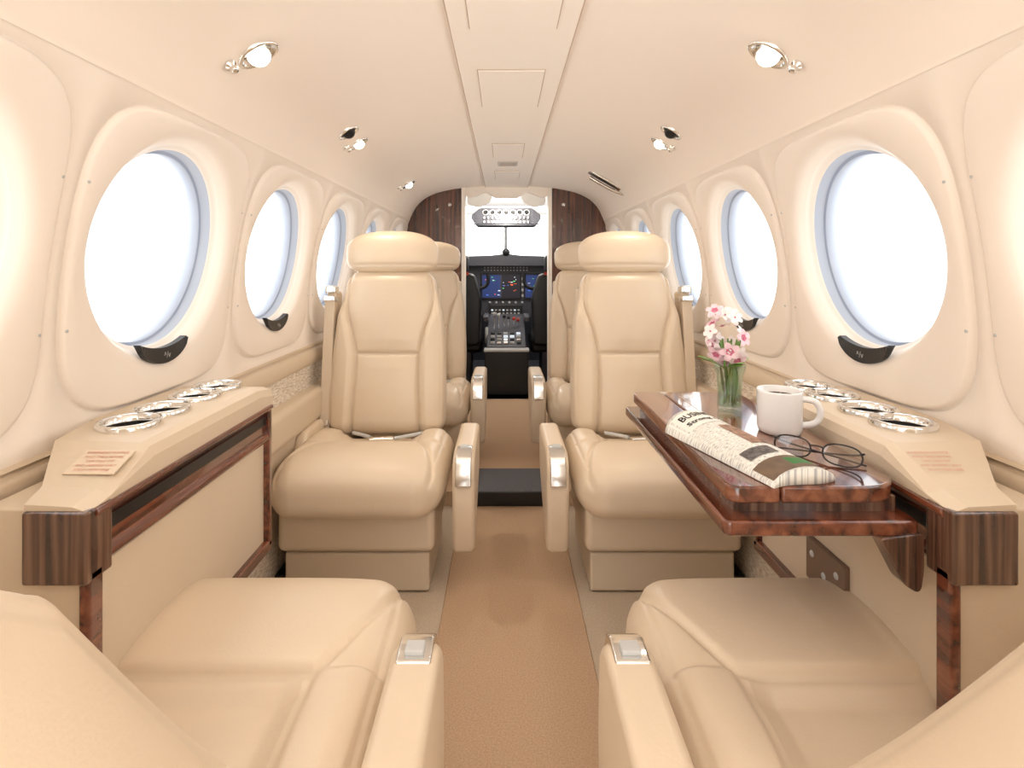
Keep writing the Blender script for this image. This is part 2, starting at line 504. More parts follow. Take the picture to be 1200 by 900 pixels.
def round_poly(P, r, n=6):
    out = []
    for i in range(len(P)):
        p = Vector(P[i]); a = Vector(P[i - 1]); b = Vector(P[(i + 1) % len(P)])
        rr = r[i] if isinstance(r, (list, tuple)) else r
        d1 = (a - p).normalized(); d2 = (b - p).normalized()
        rr = min(rr, (a - p).length * .49, (b - p).length * .49)
        s = p + d1 * rr; e = p + d2 * rr
        for k in range(n + 1):
            t = k / n
            out.append(tuple((1 - t) ** 2 * s + 2 * t * (1 - t) * p + t * t * e))
    return out

def seat(loc, face_aft, aisle_world, recline=8, arm_front=.36, zbase=0.0, belts=True, armz=.0, arm=(.100, .162), cush=(0, 0, 1), backy=0.0, backx=0.0, near=False):
    S = empty('aircraft_cabin_seat', loc, (0, 0, math.pi if face_aft else 0))
    a = aisle_world * (-1 if face_aft else 1)     # local sign of aisle side
    X = abs(loc[0])
    R = math.radians(recline)
    inst('seat_cushion', shared('cushion', cushion_mesh, M_leather), S, (0, cush[0], cush[1]), scale=(cush[2], 1, 1))
    if near:
        bm_ = shared('backrest_wide', lambda: back_mesh(.68, (.40, .405, .405, .40, .395, .38)), M_leather)
        hm_ = shared('headrest_high', lambda: head_mesh(.67), M_leather)
    else:
        bm_ = shared('backrest', back_mesh, M_leather); hm_ = shared('headrest', head_mesh, M_leather)
    inst('backrest', bm_, S, (backx, backy, .325), (R, 0, 0))
    inst('headrest', hm_, S, (backx, backy, .325), (R, 0, 0))
    box('seat_skirt', -.215, .215, .02 + cush[0], .375 + cush[0], .115, .245, M_leather2, S, bevel=.02, seg=4)
    box('seat_plinth', -.20, .20, .03, .355, zbase + .0, .108, M_shell, S, bevel=.008)
    x0, x1 = sorted((-a * .240, a * .12))
    box('seat_track', x0, x1, .06, .33, zbase, zbase + .03, M_black, S, bevel=.004)
    af = arm_front; ab = af - .34
    zt = .415 + armz
    P = [(ab, zt - .06), (ab, zt - .005), (af - .035, zt), (af, zt - .03), (af + .012, zt - .17), (af - .015, zt - .285), (af - .07, zt - .275), (ab + .02, zt - .15)]
    P = round_poly(P, [.02, .02, .05, .03, .05, .025, .03, .05])
    i0, i1 = X - arm[0], X - arm[1]
    x0, x1 = sorted((a * i0, a * i1))
    prism('armrest', P, 'x', x0, x1, M_leather, S, bevel=.014, seg=4)
    xm0, xm1 = x0 + .009, x1 - .009
    Q = [(af - .075, zt + .002), (af - .035, zt + .005), (af - .008, zt - .008), (af + .006, zt - .035), (af + .013, zt - .085),
         (af + .004, zt - .085), (af - .004, zt - .035), (af - .02, zt - .016), (af - .04, zt - .006), (af - .075, zt - .006)]
    prism('armrest_chrome_plate', Q, 'x', xm0, xm1, M_chrome, S, bevel=.003, seg=2)
    box('recline_button', xm0 + .010, xm1 - .010, af - .066, af - .045, zt + .002, zt + .009, M_lgrey, S, bevel=.002)
    x0, x1 = sorted((-a * .205, -a * .242))
    dy = .12 if not face_aft else 0
    if near: x0, x1 = sorted((-a * .215, -a * .222))
    prism('outboard_armrest', round_poly([(.0 + dy, .25), (.0 + dy, .385), (.16 + dy, .385), (.20 + dy, .33), (.18 + dy, .25)], .03), 'x', x0, x1, M_leather, S, bevel=.012 if not near else .003, seg=4)
    if belts:
        B = empty('harness', (0, 0, .325), (R, 0, 0), S)
        x0, x1 = sorted((-a * .192, -a * .226))
        prism('webbing', [(-.03, .0), (.000, .0), (.000, .47), (-.022, .47)], 'x', x0, x1, M_belt, B, bevel=.002)
        box('side_shell', x0, x1, -.10, -.02, .02, .50, M_leather, B, bevel=.012)
        box('belt_guide', x0 - .003, x1 + .003, -.04, .012, .455, .475, M_chrome, B, bevel=.004)
        box('belt_guide_top', x0 - .001, x1 + .001, -.05, .0, .485, .512, M_chrome, B, bevel=.006)
        box('belt_clip', x0 + .002, x1 - .002, -.03, .01, .03, .05, M_chrome, B, bevel=.003)
        tube('lap_belt', [(-.19, .03, .350), (-.12, .06, .345), (-.05, .09, .340)], .006, M_lgrey, S)
        tube('lap_belt', [(.10, .03, .340), (.06, .05, .340), (.03, .08, .340)], .006, M_lgrey, S)
        box('belt_buckle', -.05, .03, .085, .115, .334, .348, M_chrome, S, bevel=.005, rot=(0.1, 0, .15))
    box('back_shell', -.17, .17, -.136, -.106, .02, .52, M_shell, S, bevel=.02, rot=(R, 0, 0),
        loc=(0, backy - .121 * math.cos(R) - .27 * math.sin(R), .325 + .27 * math.cos(R) - .121 * math.sin(R)))
    return S
seat((-.425, 1.865, 0), True, 1, armz=-.035)
seat((.420, 1.865, 0), True, -1, armz=-.035)
seat((-.41, 2.70, 0.0), True, 1, zbase=.05)
seat((.41, 2.70, 0.0), True, -1, zbase=.05)
seat((-.412, .48, 0), False, 1, recline=34, arm_front=.262, belts=False, cush=(.060, .008, 1.05), backy=.058, backx=-.008, near=True)
seat((.430, .48, 0), False, -1, recline=34, arm_front=.262, belts=False, arm=(.108, .170), cush=(.060, .008, 1.05), backy=.058, backx=.008, near=True)

# ---------------------------------------------------------------- side ledge cabinets
cups = [.875, .955, 1.060, 1.140]
def ledge_mesh():
    st = [(.660, .600, .612), (.70, .612, .618), (.785, .665, .650), (.90, .692, .650), (1.13, .692, .650), (1.19, .692, .640)]
    V = []
    n = 7
    for (y, xo, zt) in st:
        xi = .522
        sec_ = [(xo, .600), (xo, zt), (xi + .02, zt - .003), (xi + .006, zt - .008), (xi, zt - .022 if zt > .63 else zt - .010), (xi, .601), (xi, .600)]
        for (x, z) in sec_: V.append((x, y, z))
    F = grid_faces(len(st), n, True) + [tuple(range(n)), tuple((len(st) - 1) * n + q for q in reversed(range(n)))]
    top = mk('ledge_tmp', V, F, M_leather2, None, smooth=False, fixn=True)
    for yc in cups:
        yc -= .010
        cv = [(.612 + .0385 * math.cos(2 * math.pi * i / 40), yc + .0385 * math.sin(2 * math.pi * i / 40)) for i in range(40)]
        cut = prism('cutter', cv, 'z', .612, .70, M_dark)
        b = top.modifiers.new('b', 'BOOLEAN'); b.operation = 'DIFFERENCE'; b.object = cut; b.solver = 'EXACT'
        dg = bpy.context.evaluated_depsgraph_get(); dg.update()
        me = bpy.data.meshes.new_from_object(top.evaluated_get(dg))
        top.modifiers.clear(); top.data = me
        bpy.data.objects.remove(cut)
    me = top.data
    V = [tuple(v.co) for v in me.vertices]; F = [tuple(p.vertices) for p in me.polygons]
    bpy.data.objects.remove(top)
    return V, F
LV, LF = ledge_mesh()
def cabinet(side):
    C = empty('cupholder_side_cabinet')
    s = side
    if s > 0: top = mk('ledge_top', LV, LF, M_leather2, C, smooth=False)
    else: top = mk('ledge_top', [(-x, y, z) for x, y, z in LV], [f[::-1] for f in LF], M_leather2, C, smooth=False)
    bv = top.modifiers.new('bv', 'BEVEL'); bv.width = .005; bv.segments = 3; bv.limit_method = 'ANGLE'; bv.angle_limit = math.radians(40)
    bv.use_clamp_overlap = True
    for yc in cups:
        lathe('cup_holder', [(.0465, .648), (.0462, .654), (.0445, .6575), (.040, .6575), (.037, .6535), (.0355, .646), (.0350, .63), (.033, .615), (.0001, .614)],
              [M_chrome, M_dark], C, loc=(s * .612, yc - .010, 0), n=44, mi=[0, 0, 0, 0, 0, 1, 1, 1])
    def X(a, b): return sorted((s * a, s * b))
    P = [(.560, .602), (.518, .602), (.516, .596), (.523, .588), (.528, .582), (.528, .545), (.522, .540), (.520, .532), (.525, .525), (.560, .525)]
    prism('wood_moulding', [(s * p, q) for p, q in P], 'y', .67, 1.18, M_wood, C, bevel=.002)
    prism('dark_recess', [(s * p, q) for p, q in [(.5275, .580), (.5265, .580), (.5265, .562), (.5275, .562)]], 'y', .70, 1.165, M_black, C)
    x0, x1 = X(.520, .600)
    box('end_block', x0, x1, .655, .70, .515, .604, M_woodv, C, bevel=.004)
    x0, x1 = X(.520, .535)
    box('near_post', x0, x1, .660, .684, .30, .53, M_wood, C, bevel=.004)
    box('far_post', x0, x1, 1.165, 1.180, .30, .60, M_wood, C, bevel=.003)
    box('bottom_rail', x0, x1, .66, 1.18, .290, .313, M_wood, C, bevel=.003)
    x0, x1 = X(.532, .66)
    box('cabinet_body', x0, x1, .668, 1.178, .295, .603, M_leather2, C, bevel=.003)
    lines = ['WARNING NOTICE', 'FOLD TABLE BEFORE', 'TAXI TAKE OFF', 'AND LANDING ONLY', 'STOW ITEMS HERE']
    ang = math.atan2(.032, .085)
    L = empty('placard', (s * .568, .742, .6345), (ang, 0, 0), C)
    for i, t in enumerate(lines):
        V, F = text_mesh(t, .0056 if i else .0066)
        mk('placard_text', [(p[0], p[1] + .017 - i * .0085, .0012) for p in V], F, M_redp, L, smooth=False)
    if s < 0: box('placard_plate', -.034, .034, -.024, .023, -.001, .0004, M_leather, L, bevel=0)
    return C
cabinet(-1)
cr = cabinet(1)
box('table_stow_bracket', .522, .533, .87, .98, .345, .42, mat('bronze_plate', rgb(124, 100, 84), .45, var=.1), cr, bevel=.003)
for i in range(3):
    lathe('bracket_bolt', [(.0001, .002), (.005, .0015), (.006, 0)], M_lgrey, cr, loc=(.522, .89 + .035 * i, .395 - .02 * (i % 2)), rot=(0, -math.pi / 2, 0), n=14)

# ---------------------------------------------------------------- table
T = empty('folding_table')
TZ = .615
def slab(name, x0, x1, y0, y1, z0, z1, rads, m, bev=.004):
    P = round_poly([(x0, y0), (x1, y0), (x1, y1), (x0, y1)], rads, 8)
    return prism(name, P, 'z', z0, z1, m, T, bevel=bev, seg=3)
slab('lower_leaf', .262, .512, .695, 1.27, TZ - .060, TZ - .040, [.012, .01, .01, .012], M_wood)
slab('upper_leaf_inner', .340, .510, .705, 1.24, TZ - .022, TZ, [.006, .07, .02, .006], M_woodtop)
slab('upper_leaf_outer', .272, .3385, .705, 1.24, TZ - .022, TZ, [.02, .006, .006, .02], M_woodtop)
box('leaf_spacer', .285, .50, .725, 1.22, TZ - .041, TZ - .020, M_woodv, T, bevel=0)
box('hinge_back', .332, .348, 1.226, 1.24, TZ - .022, TZ + .0008, M_chrome, T, bevel=.001)
box('inlay_long', .3650, .3662, .74, 1.20, TZ - .0005, TZ + .0004, M_groove, T, bevel=0)
prism('support_arm', round_poly([(.456, TZ - .060), (.512, TZ - .053), (.513, TZ - .100), (.508, TZ - .132), (.486, TZ - .118)], [.005, .005, .01, .015, .01]), 'y', .69, .712, M_woodv, T, bevel=.003)
prism('support_arm_far', [(.45, TZ - .060), (.513, TZ - .06), (.513, TZ - .15), (.49, TZ - .14)], 'y', 1.14, 1.16, M_woodv, T, bevel=.003)

# ---------------------------------------------------------------- coffee mug
MG = empty('coffee_mug', (.455, .94, TZ))
MG.scale = (.9, .9, .86)
lathe('mug_body', [(.0001, 0.0005), (.034, 0.0005), (.037, .003), (.0395, .012), (.040, .080), (.0405, .084), (.039, .0855), (.0375, .084), (.0370, .072), (.0001, .072)],
      [M_white, M_coffee], MG, n=56, mi=[0] * 8 + [1])
hp = [(.037, 0, .070), (.056, 0, .072), (.068, 0, .058), (.068, 0, .038), (.058, 0, .022), (.037, 0, .018)]
tube('mug_handle', hp, .0062, M_white, MG, rot=(0, 0, math.radians(-28)))

# ---------------------------------------------------------------- vase of flowers
VS = empty('flower_vase', (.425, 1.075, TZ))
M_vg = glass_thin('vase_glass', (.88, .94, .90, 1), .16)
M_stem = mat('stem_green', rgb(112, 150, 70), .5, var=.2, vscale=40)
M_leaf = mat('leaf_green', rgb(140, 174, 92), .45, var=.2, vscale=30)
lathe('vase_glass', [(.0001, .001), (.022, .001), (.0235, .01), (.0225, .04), (.025, .07), (.031, .092), (.0315, .093), (.0295, .091), (.0235, .07), (.021, .04), (.0215, .012), (.0001, .008)], M_vg, VS, n=40)
lathe('water', [(.0001, .012), (.0195, .012), (.0195, .055), (.0001, .055)], glass_thin('water', (.84, .94, .84, 1), .08), VS, n=30)
for i in range(9):
    a = i * 2.4; r = .012
    tube('stem', [(r * math.cos(a), r * math.sin(a), .014), (.3 * r * math.cos(a + 2), .3 * r * math.sin(a + 2), .07),
                  (.020 * math.cos(a + 1), .020 * math.sin(a + 1), .14)], .0016, M_stem, VS)
V = []; F = []
for i in range(13):
    a = i * 2.1 + .5; L = .055 + .02 * random.random()
    b = len(V)
    for k_ in range(7):
        t = k_ / 6; w = .011 * math.sin(math.pi * min(.98, t * .9 + .08))
        z = .02 + t * L * 1.2 if i % 2 else .085 + t * L * .6 - t * t * .02
        if not i % 2: r = .01 + t * L * .75
        else: r = .006 + t * .012
        for q in (-1, 0, 1):
            V.append((r * math.cos(a) - q * w * math.sin(a), r * math.sin(a) + q * w * math.cos(a), z - abs(q) * .002))
    for k_ in range(6):
        for q in range(2):
            F.append((b + k_ * 3 + q, b + k_ * 3 + q + 1, b + (k_ + 1) * 3 + q + 1, b + (k_ + 1) * 3 + q))
mk('leaves', V, F, M_leaf, VS)
M_p1 = mat('petal_white', rgb(252, 244, 242), .6); M_p2 = mat('petal_pink', rgb(246, 212, 222), .6); M_p3 = mat('petal_centre', rgb(214, 120, 150), .6)
V = []; F = []; K = []
for i in range(34):
    ph = random.uniform(0, 2 * math.pi); u = random.uniform(-1, 1); rr = random.uniform(.7, 1)
    c = Vector((.034 * rr * math.sqrt(1 - u * u) * math.cos(ph) - .008 - .012 * u, .034 * rr * math.sqrt(1 - u * u) * math.sin(ph), .148 + .060 * rr * u))
    nrm = (c - Vector((0, .01, .14))).normalized() + Vector((-.1, -.5, .15)); nrm.normalize()
    q = nrm.to_track_quat('Z', 'Y') @ Euler((0, 0, random.uniform(0, 6))).to_quaternion()
    sc = random.uniform(.75, 1.2)
    mi_ = 0 if random.random() < .6 else 1
    for p in range(5):
        a = p * 2 * math.pi / 5; b = len(V)
        for t, w, z in ((.0012, .0012, 0), (.006, .0052, .0022), (.011, .0062, .0030), (.0155, .0040, .0022), (.0175, .0006, .001)):
            for qq in (-1, 0, 1):
                lx = t * sc; ly = w * qq * sc
                V.append(tuple(c + q @ Vector((lx * math.cos(a) - ly * math.sin(a), lx * math.sin(a) + ly * math.cos(a), (z + abs(qq) * .001) * sc))))
        for k_ in range(4):
            for qq in range(2):
                F.append((b + k_ * 3 + qq, b + k_ * 3 + qq + 1, b + k_ * 3 + 4 + qq, b + k_ * 3 + 3 + qq)); K.append(2 if k_ == 0 and mi_ else mi_)
    b = len(V)
    for k_ in range(6):
        a = k_ * math.pi / 3
        V.append(tuple(c + q @ Vector((.0020 * sc * math.cos(a), .0020 * sc * math.sin(a), .002))))
    V.append(tuple(c + q @ Vector((0, 0, .006))))
    for k_ in range(6): F.append((b + k_, b + (k_ + 1) % 6, b + 6)); K.append(2)
mk('blossoms', V, F, [M_p1, M_p2, M_p3], VS, mi=K)

# ---------------------------------------------------------------- newspaper
NP = empty('folded_newspaper', (.338, .828, TZ), (0, 0, math.atan2(-.23, .068)))
L_, W_ = .245, .098
def nh(x, y):
    q = max(0, 1 - (2 * y / W_) ** 2)
    return .002 + (.034 - .014 * (x / L_ + .5)) * q ** .55
V = []; F = []
nx, ny = 24, 30
for i in range(nx + 1):
    for j in range(ny + 1):
        x = (i / nx - .5) * L_ ; y = -math.cos(math.pi * j / ny) * W_ / 2
        V.append((x + .004 * math.sin(y * 60), y, nh(x, y)))
F = grid_faces(nx + 1, ny + 1)
b = len(V)
for i in range(nx + 1):
    for j in range(ny + 1):
        x = (i / nx - .5) * L_; y = -math.cos(math.pi * j / ny) * W_ / 2
        V.append((x + .004 * math.sin(y * 60), y, .0008))
F += [tuple(reversed(f)) for f in grid_faces(nx + 1, ny + 1, off=b)]
n1 = ny + 1
for j in range(ny): F.append((j, j + 1, b + j + 1, b + j)); F.append((nx * n1 + j + 1, nx * n1 + j, b + nx * n1 + j, b + nx * n1 + j + 1))
for i in range(nx): F.append((i * n1, b + i * n1, b + (i + 1) * n1, (i + 1) * n1)); F.append((i * n1 + ny, (i + 1) * n1 + ny, b + (i + 1) * n1 + ny, b + i * n1 + ny))
mp_ = bpy.data.materials.new('newsprint_text'); mp_.use_nodes = True
nt = mp_.node_tree; bs = nt.nodes['Principled BSDF']; bs.inputs['Roughness'].default_value = .8
tc = nt.nodes.new('ShaderNodeTexCoord')
def nz(scale, lo, hi, c0, c1):
    m_ = nt.nodes.new('ShaderNodeMapping'); m_.inputs['Scale'].default_value = scale
    n_ = nt.nodes.new('ShaderNodeTexNoise'); n_.inputs['Scale'].default_value = 1; n_.inputs['Detail'].default_value = 1
    r_ = nt.nodes.new('ShaderNodeValToRGB'); r_.color_ramp.elements[0].position = lo; r_.color_ramp.elements[1].position = hi
    r_.color_ramp.elements[0].color = c0; r_.color_ramp.elements[1].color = c1
    nt.links.new(tc.outputs['Object'], m_.inputs['Vector']); nt.links.new(m_.outputs['Vector'], n_.inputs['Vector']); nt.links.new(n_.outputs['Fac'], r_.inputs['Fac'])
    return r_
r1 = nz((900, 180, 0), .36, .52, rgb(176, 176, 176), rgb(240, 238, 230))
nt.links.new(r1.outputs['Color'], bs.inputs['Base Color'])
mk('paper_body', V, F, mp_, NP, smooth=True)
def wrap_patch(name, x0, x1, y0, y1, m):
    V = []; a, b_ = 8, 10
    for i in range(a + 1):
        for j in range(b_ + 1):
            x = x0 + (x1 - x0) * i / a; y = y0 + (y1 - y0) * j / b_
            V.append((x, y, nh(x, y) + .0008))
    mk(name, V, grid_faces(a + 1, b_ + 1), m, NP)
wrap_patch('blank_head', -.118, -.062, -.046, .046, M_paper)
wrap_patch('photo_block', -.045, .032, -.004, .042, mat('news_photo', rgb(160, 128, 108), .8, var=.5, vscale=70))
wrap_patch('photo_block', .044, .068, -.038, .010, mat('news_photo_b', rgb(100, 94, 92), .8, var=.6, vscale=120))
wrap_patch('ad_block', .080, .118, -.046, .044, mat('ad_brown', rgb(112, 92, 74), .7, var=.2, vscale=60))
wrap_patch('ad_green', .088, .108, -.005, .034, M_green)
for txt, sz, xo in (('BUSINESS', .026, -.100), ('Strong rise', .016, -.078)):
    tv, tf = text_mesh(txt, sz, .0004)
    mx_ = max(abs(p[0]) for p in tv); k_ = .036 / mx_
    vv = []
    for p in tv:
        y = p[0] * k_; x = xo - p[1] * .85
        vv.append((x, y, nh(x, y) + .0014))
    mk('headline', vv, tf, M_ink, NP, smooth=False)
for i in range(3):
    k_ = 1 - .09 * (i + 1)
    pts = [(-L_ / 2 - .004 - .003 * i, (-math.cos(math.pi * j / 20)) * W_ / 2 * k_, nh(-L_ / 2, -math.cos(math.pi * j / 20) * W_ / 2) * k_) for j in range(21)]
    V = pts + [(p[0] + .03, p[1], p[2]) for p in pts]
    mk('inner_sheet', V, grid_faces(2, 21), M_paper, NP)

# ---------------------------------------------------------------- eyeglasses
G = empty('eyeglasses', (.440, .800, TZ), (0, 0, math.radians(-42)))
G.scale = (.95, .95, .85)
M_frame = mat('spectacle_frame', rgb(30, 26, 26), .25)
def lensring(cx):
    pts = []
    for i in range(20):
        a = 2 * math.pi * i / 20
        pts.append((cx + .026 * sp(math.cos(a), .8), -.006 + .004 * math.sin(a), .0195 + .0165 * sp(math.sin(a), .8)))
    return pts
M_lens = glass_thin('spectacle_lens', (.9, .92, .95, 1), .12)
for cx in (-.034, .034):
    p = lensring(cx); tube('lens_rim', p, .0013, M_frame, G, cyclic=True)
    mk('lens', p, [tuple(range(20))], M_lens, G, smooth=False)
tube('bridge', [(-.009, -.006, .026), (0, -.008, .030), (.009, -.006, .026)], .0014, M_frame, G)
tube('temple', [(.060, -.006, .028), (.064, .0, .028), (.045, .012, .016), (-.05, .018, .004), (-.06, .018, .003)], .0016, M_frame, G)
tube('temple', [(-.060, -.006, .028), (-.064, .0, .028), (-.045, .008, .018), (.05, .012, .006), (.062, .012, .004)], .0016, M_frame, G)

# ---------------------------------------------------------------- ceiling lamps and vents
def fixture(x, y, kind='lamp', sc=1.0):
    z, n = ceil_at(x)
    nm = {'lamp': 'reading_light', 'vent': 'air_vent', 'knob': 'air_nozzle'}[kind]
    q = n.to_track_quat('Z', 'Y').to_euler()
    E = empty(nm, Vector((x, y, z)) + n * .001, q)
    if kind in ('lamp', 'vent'):
        lathe('bezel', [(.044, -.002), (.043, .004), (.039, .006), (.034, .005), (.031, .001), (.0001, .0005)],
              [M_chrome, M_dark], E, n=40, mi=[0, 0, 0, 0, 1 if kind == 'vent' else 0], sx=.82 * sc, sy=sc * 1.05)
        tgt = (Vector((0, -.75, 0)) + n).normalized()
        ql = q.to_quaternion().inverted() @ tgt.to_track_quat('Z', 'Y')
        if kind == 'lamp':
            prof = [(.027 * math.cos(t), .027 * math.sin(t) - .004) for t in (0, .25, .5, .60)] + [(.022, .0105), (.0001, .0100)]
            lathe('eyeball', prof, [M_chrome, M_lamp], E, rot=ql.to_euler(), n=32, mi=[0, 0, 0, 0, 1], sx=sc, sy=sc)
            l = bpy.data.lights.new('reading_spot', 'SPOT'); l.energy = 4.0; l.color = (1, .88, .74); l.spot_size = math.radians(120); l.spot_blend = .9; l.shadow_soft_size = .012
            lo = bpy.data.objects.new('spot', l); lo.location = ql @ Vector((0, 0, .030)); lo.rotation_euler = (math.pi, 0, 0); link(lo, E)
        else:
            lathe('vent_ball', [(.026, .0), (.022, .010), (.014, .014), (.0001, .010)], [M_black, M_dark], E, rot=ql.to_euler(), n=28, mi=[0, 0, 1], sx=sc, sy=sc)
    else:
        lathe('nozzle', [(.012, 0), (.012, .004), (.007, .006), (.007, .012), (.009, .016), (.006, .019), (.0001, .019)], M_chrome, E, n=20)
    return E
for s in (-1, 1):
    fixture(s * .515, 1.10, 'lamp')
    fixture(s * .555, 1.065, 'knob')
    fixture(s * .515, 1.74, 'vent', .85)
    fixture(s * .520, 1.88, 'lamp', .8)
    fixture(s * .550, 1.83, 'knob')
fixture(-.515, 2.84, 'lamp', .9); fixture(-.55, 2.76, 'knob')
z_, n_ = ceil_at(.50)
DV = empty('ceiling_latch_unit', (.50, 2.75, z_ - .004), n_.to_track_quat('Z', 'Y').to_euler())
box('latch_base', -.03, .03, -.14, .14, -.004, .012, M_chrome, DV, bevel=.005)
box('latch_slot', -.016, .016, -.06, .08, .009, .014, M_black, DV, bevel=.003)
tube('latch_lever', [(0, -.12, .015), (0, -.08, .035), (0, .08, .03)], .008, M_chrome, DV)

# ---------------------------------------------------------------- bulkheads
def bulkhead(side):
    pts = [(x, z) for (x, z) in sec if side * x >= .27]
    if abs(pts[0][0]) < abs(pts[-1][0]): pts = pts[::-1]
    outer = [(side * .70, 0.0), (side * .70, .62)] + [(side * WX(z), z) for z in (.75, .9, 1.0, 1.1, 1.18)]
    P = outer + pts[3:] + [(side * .27, pts[-1][1]), (side * .27, 0.0)]
    return prism('cockpit_bulkhead', P, 'y', 3.455, 3.485, M_bulk, None)
bl = bulkhead(-1); br = bulkhead(1)
for s, b_ in ((-1, bl), (1, br)):
    x0, x1 = sorted((s * .262, s * .285))
    box('door_jamb', x0, x1, 3.44, 3.53, .05, 1.40, M_ceilp, b_, bevel=.003)
    lathe('bulkhead_fitting', [(.0001, .008), (.010, .006), (.012, 0)], M_chrome, b_, loc=(s * .36, 3.455, EZ + .39), rot=(math.pi / 2, 0, 0), n=16)

# ---------------------------------------------------------------- cockpit
CK = empty('cockpit_shell')
M_cpw = mat('cockpit_liner', rgb(242, 239, 234), .6)
box('cockpit_floor', -.7, .7, 3.5, 5.0, 0, .05, M_dgrey, CK, bevel=0)
for s in (-1, 1):
    x0, x1 = sorted((s * .66, s * .70)); box('cockpit_sidewall', x0, x1, 3.5, 5.0, .05, .96, M_dgrey, CK, bevel=0)
    x0, x1 = sorted((s * .62, s * .70)); box('cockpit_side_frame', x0, x1, 3.5, 3.75, .96, 1.36, M_cpw, CK, bevel=.01)
    tube('windshield_post', [(s * .60, 4.55, .95), (s * .55, 4.6, 1.15), (s * .45, 4.5, 1.36)], .022, M_cpw, CK)
box('cockpit_roof', -.66, .66, 3.5, 4.5, 1.395, 1.43, M_cpw, CK, bevel=0)
tube('centre_post', [(0, 4.85, .92), (0, 4.75, 1.1), (0, 4.5, 1.38)], .014, M_lgrey, CK)
tube('windshield_header', [(-.6, 4.5, 1.33), (-.3, 4.52, 1.36), (0, 4.53, 1.365), (.3, 4.52, 1.36), (.6, 4.5, 1.33)], .03, M_cpw, CK)
box('firewall', -.7, .7, 4.95, 5.0, 0, .97, M_dgrey, CK, bevel=0)
for s in (-1, 1):
    prism('sun_visor', round_poly([(s * .09, 1.385), (s * .255, 1.385), (s * .262, 1.31), (s * .18, 1.285), (s * .10, 1.325)], .03), 'y', 3.60, 3.615, M_cpw, CK, bevel=.004)
prism('header_valance', round_poly([(-.265, 1.412), (.265, 1.412), (.265, 1.345), (.22, 1.335), (.13, 1.372), (.07, 1.330), (-.07, 1.330), (-.13, 1.372), (-.22, 1.335), (-.265, 1.345)], .02), 'y', 3.46, 3.49, M_ceilp, CK, bevel=.004)
DL = empty('cockpit_fill_light', (0, 3.95, 1.394))  # fill lamp with glowing lens, added to brighten the cockpit, no known fitting
lathe('fill_lens', [(.03, 0), (.028, -.006), (.02, -.010), (.0001, -.011)], M_lamp, DL, n=24)
pl = bpy.data.lights.new('cockpit_fill', 'POINT'); pl.energy = 9; pl.color = (1, .95, .88); pl.shadow_soft_size = .03
po = bpy.data.objects.new('fill_lamp', pl); po.location = (0, 0, -.05); link(po, DL)

OV = empty('overhead_switch_panel', (0, 4.15, 1.275), (math.radians(-20), 0, 0))
prism('overhead_body', round_poly([(-.22, -.080), (-.27, .0), (-.20, .065), (.20, .065), (.27, .0), (.22, -.080)], .02), 'y', -.02, .02, M_dgrey, OV, bevel=.004)
for i in range(7):
    lathe('overhead_gauge', [(.0001, .003), (.018, .003), (.022, .005), (.024, 0)], [M_black, M_lgrey], OV, loc=(-.156 + i * .052, -.02, .028), rot=(math.pi / 2, 0, 0), n=18, mi=[0, 1, 1])
for j in range(2):
    for i in range(12):
        box('overhead_switch', -.165 + i * .03 - .005, -.165 + i * .03 + .005, -.034, -.018, -.065 + j * .035, -.047 + j * .035, M_lgrey, OV, bevel=0)
tube('visor_rail', [(-.24, -.06, -.085), (0, -.10, -.10), (.24, -.06, -.085)], .005, M_dgrey, OV)

IP = empty('instrument_panel', (0, 4.4, 0))
prism('glareshield', round_poly([(-.60, .93), (-.5, .975), (-.12, .985), (0, 1.0), (.12, .985), (.5, .975), (.60, .93), (.6, .90), (-.6, .90)], .03), 'y', -.10, .3, M_dgrey, IP, bevel=.01)
box('panel_face', -.62, .62, -.02, .04, .50, .93, M_dgrey, IP, bevel=.005)
M_scr = emis('screen_dark_blue', rgb(34, 48, 92), .9); M_scr0 = emis('screen_dark', rgb(30, 28, 34), .9)
M_scg = emis('screen_green', rgb(90, 200, 110), 1); M_scr2 = emis('screen_red', rgb(210, 90, 50), 1)
M_scw = emis('screen_white', rgb(200, 210, 220), 1); M_sky = emis('screen_sky', rgb(60, 110, 190), 1)
for cx in (-.46, -.04, .27, .52):
    w = .15 if cx == -.04 else .115
    box('display_bezel', cx - w - .012, cx + w + .012, -.035, -.015, .635, .845, M_black, IP, bevel=.004)
    box('display_screen', cx - w, cx + w, -.038, -.034, .65, .83, M_scr, IP, bevel=0)
    if cx == -.04:
        box('engine_display', cx + .004, cx + w, -.0395, -.034, .65, .83, M_scr0, IP, bevel=0)
        box('display_divider', cx - .005, cx + .005, -.042, -.034, .65, .83, M_dgrey, IP, bevel=0)
    for i in range(26):
        xx = cx - w + .010 + random.random() * (2 * w - .04); zz = .66 + random.random() * .155
        box('display_mark', xx, xx + .006 + .018 * random.random(), -.0412, -.0375, zz, zz + .003 + .005 * random.random(), random.choice([M_scg, M_scr2, M_scw, M_sky]), IP, bevel=0)
for cx in (-.28, .14, .40):
    for j in range(4):
        lathe('standby_gauge', [(.0001, .004), (.014, .004), (.018, .006), (.02, 0)], [M_black, M_lgrey], IP, loc=(cx - .0, -.022, .665 + j * .048), rot=(math.pi / 2, 0, 0), n=16, mi=[0, 1, 1]) if cx != .14 else box('bezel_key', .125, .140, -.03, -.018, .655 + j * .045, .675 + j * .045, M_lgrey, IP, bevel=0)
for j in range(2):
    for i in range(14):
        box('panel_button', -.17 + i * .026 - .006, -.17 + i * .026 + .006, -.028, -.018, .862 + j * .022, .872 + j * .022, M_lgrey, IP, bevel=0)
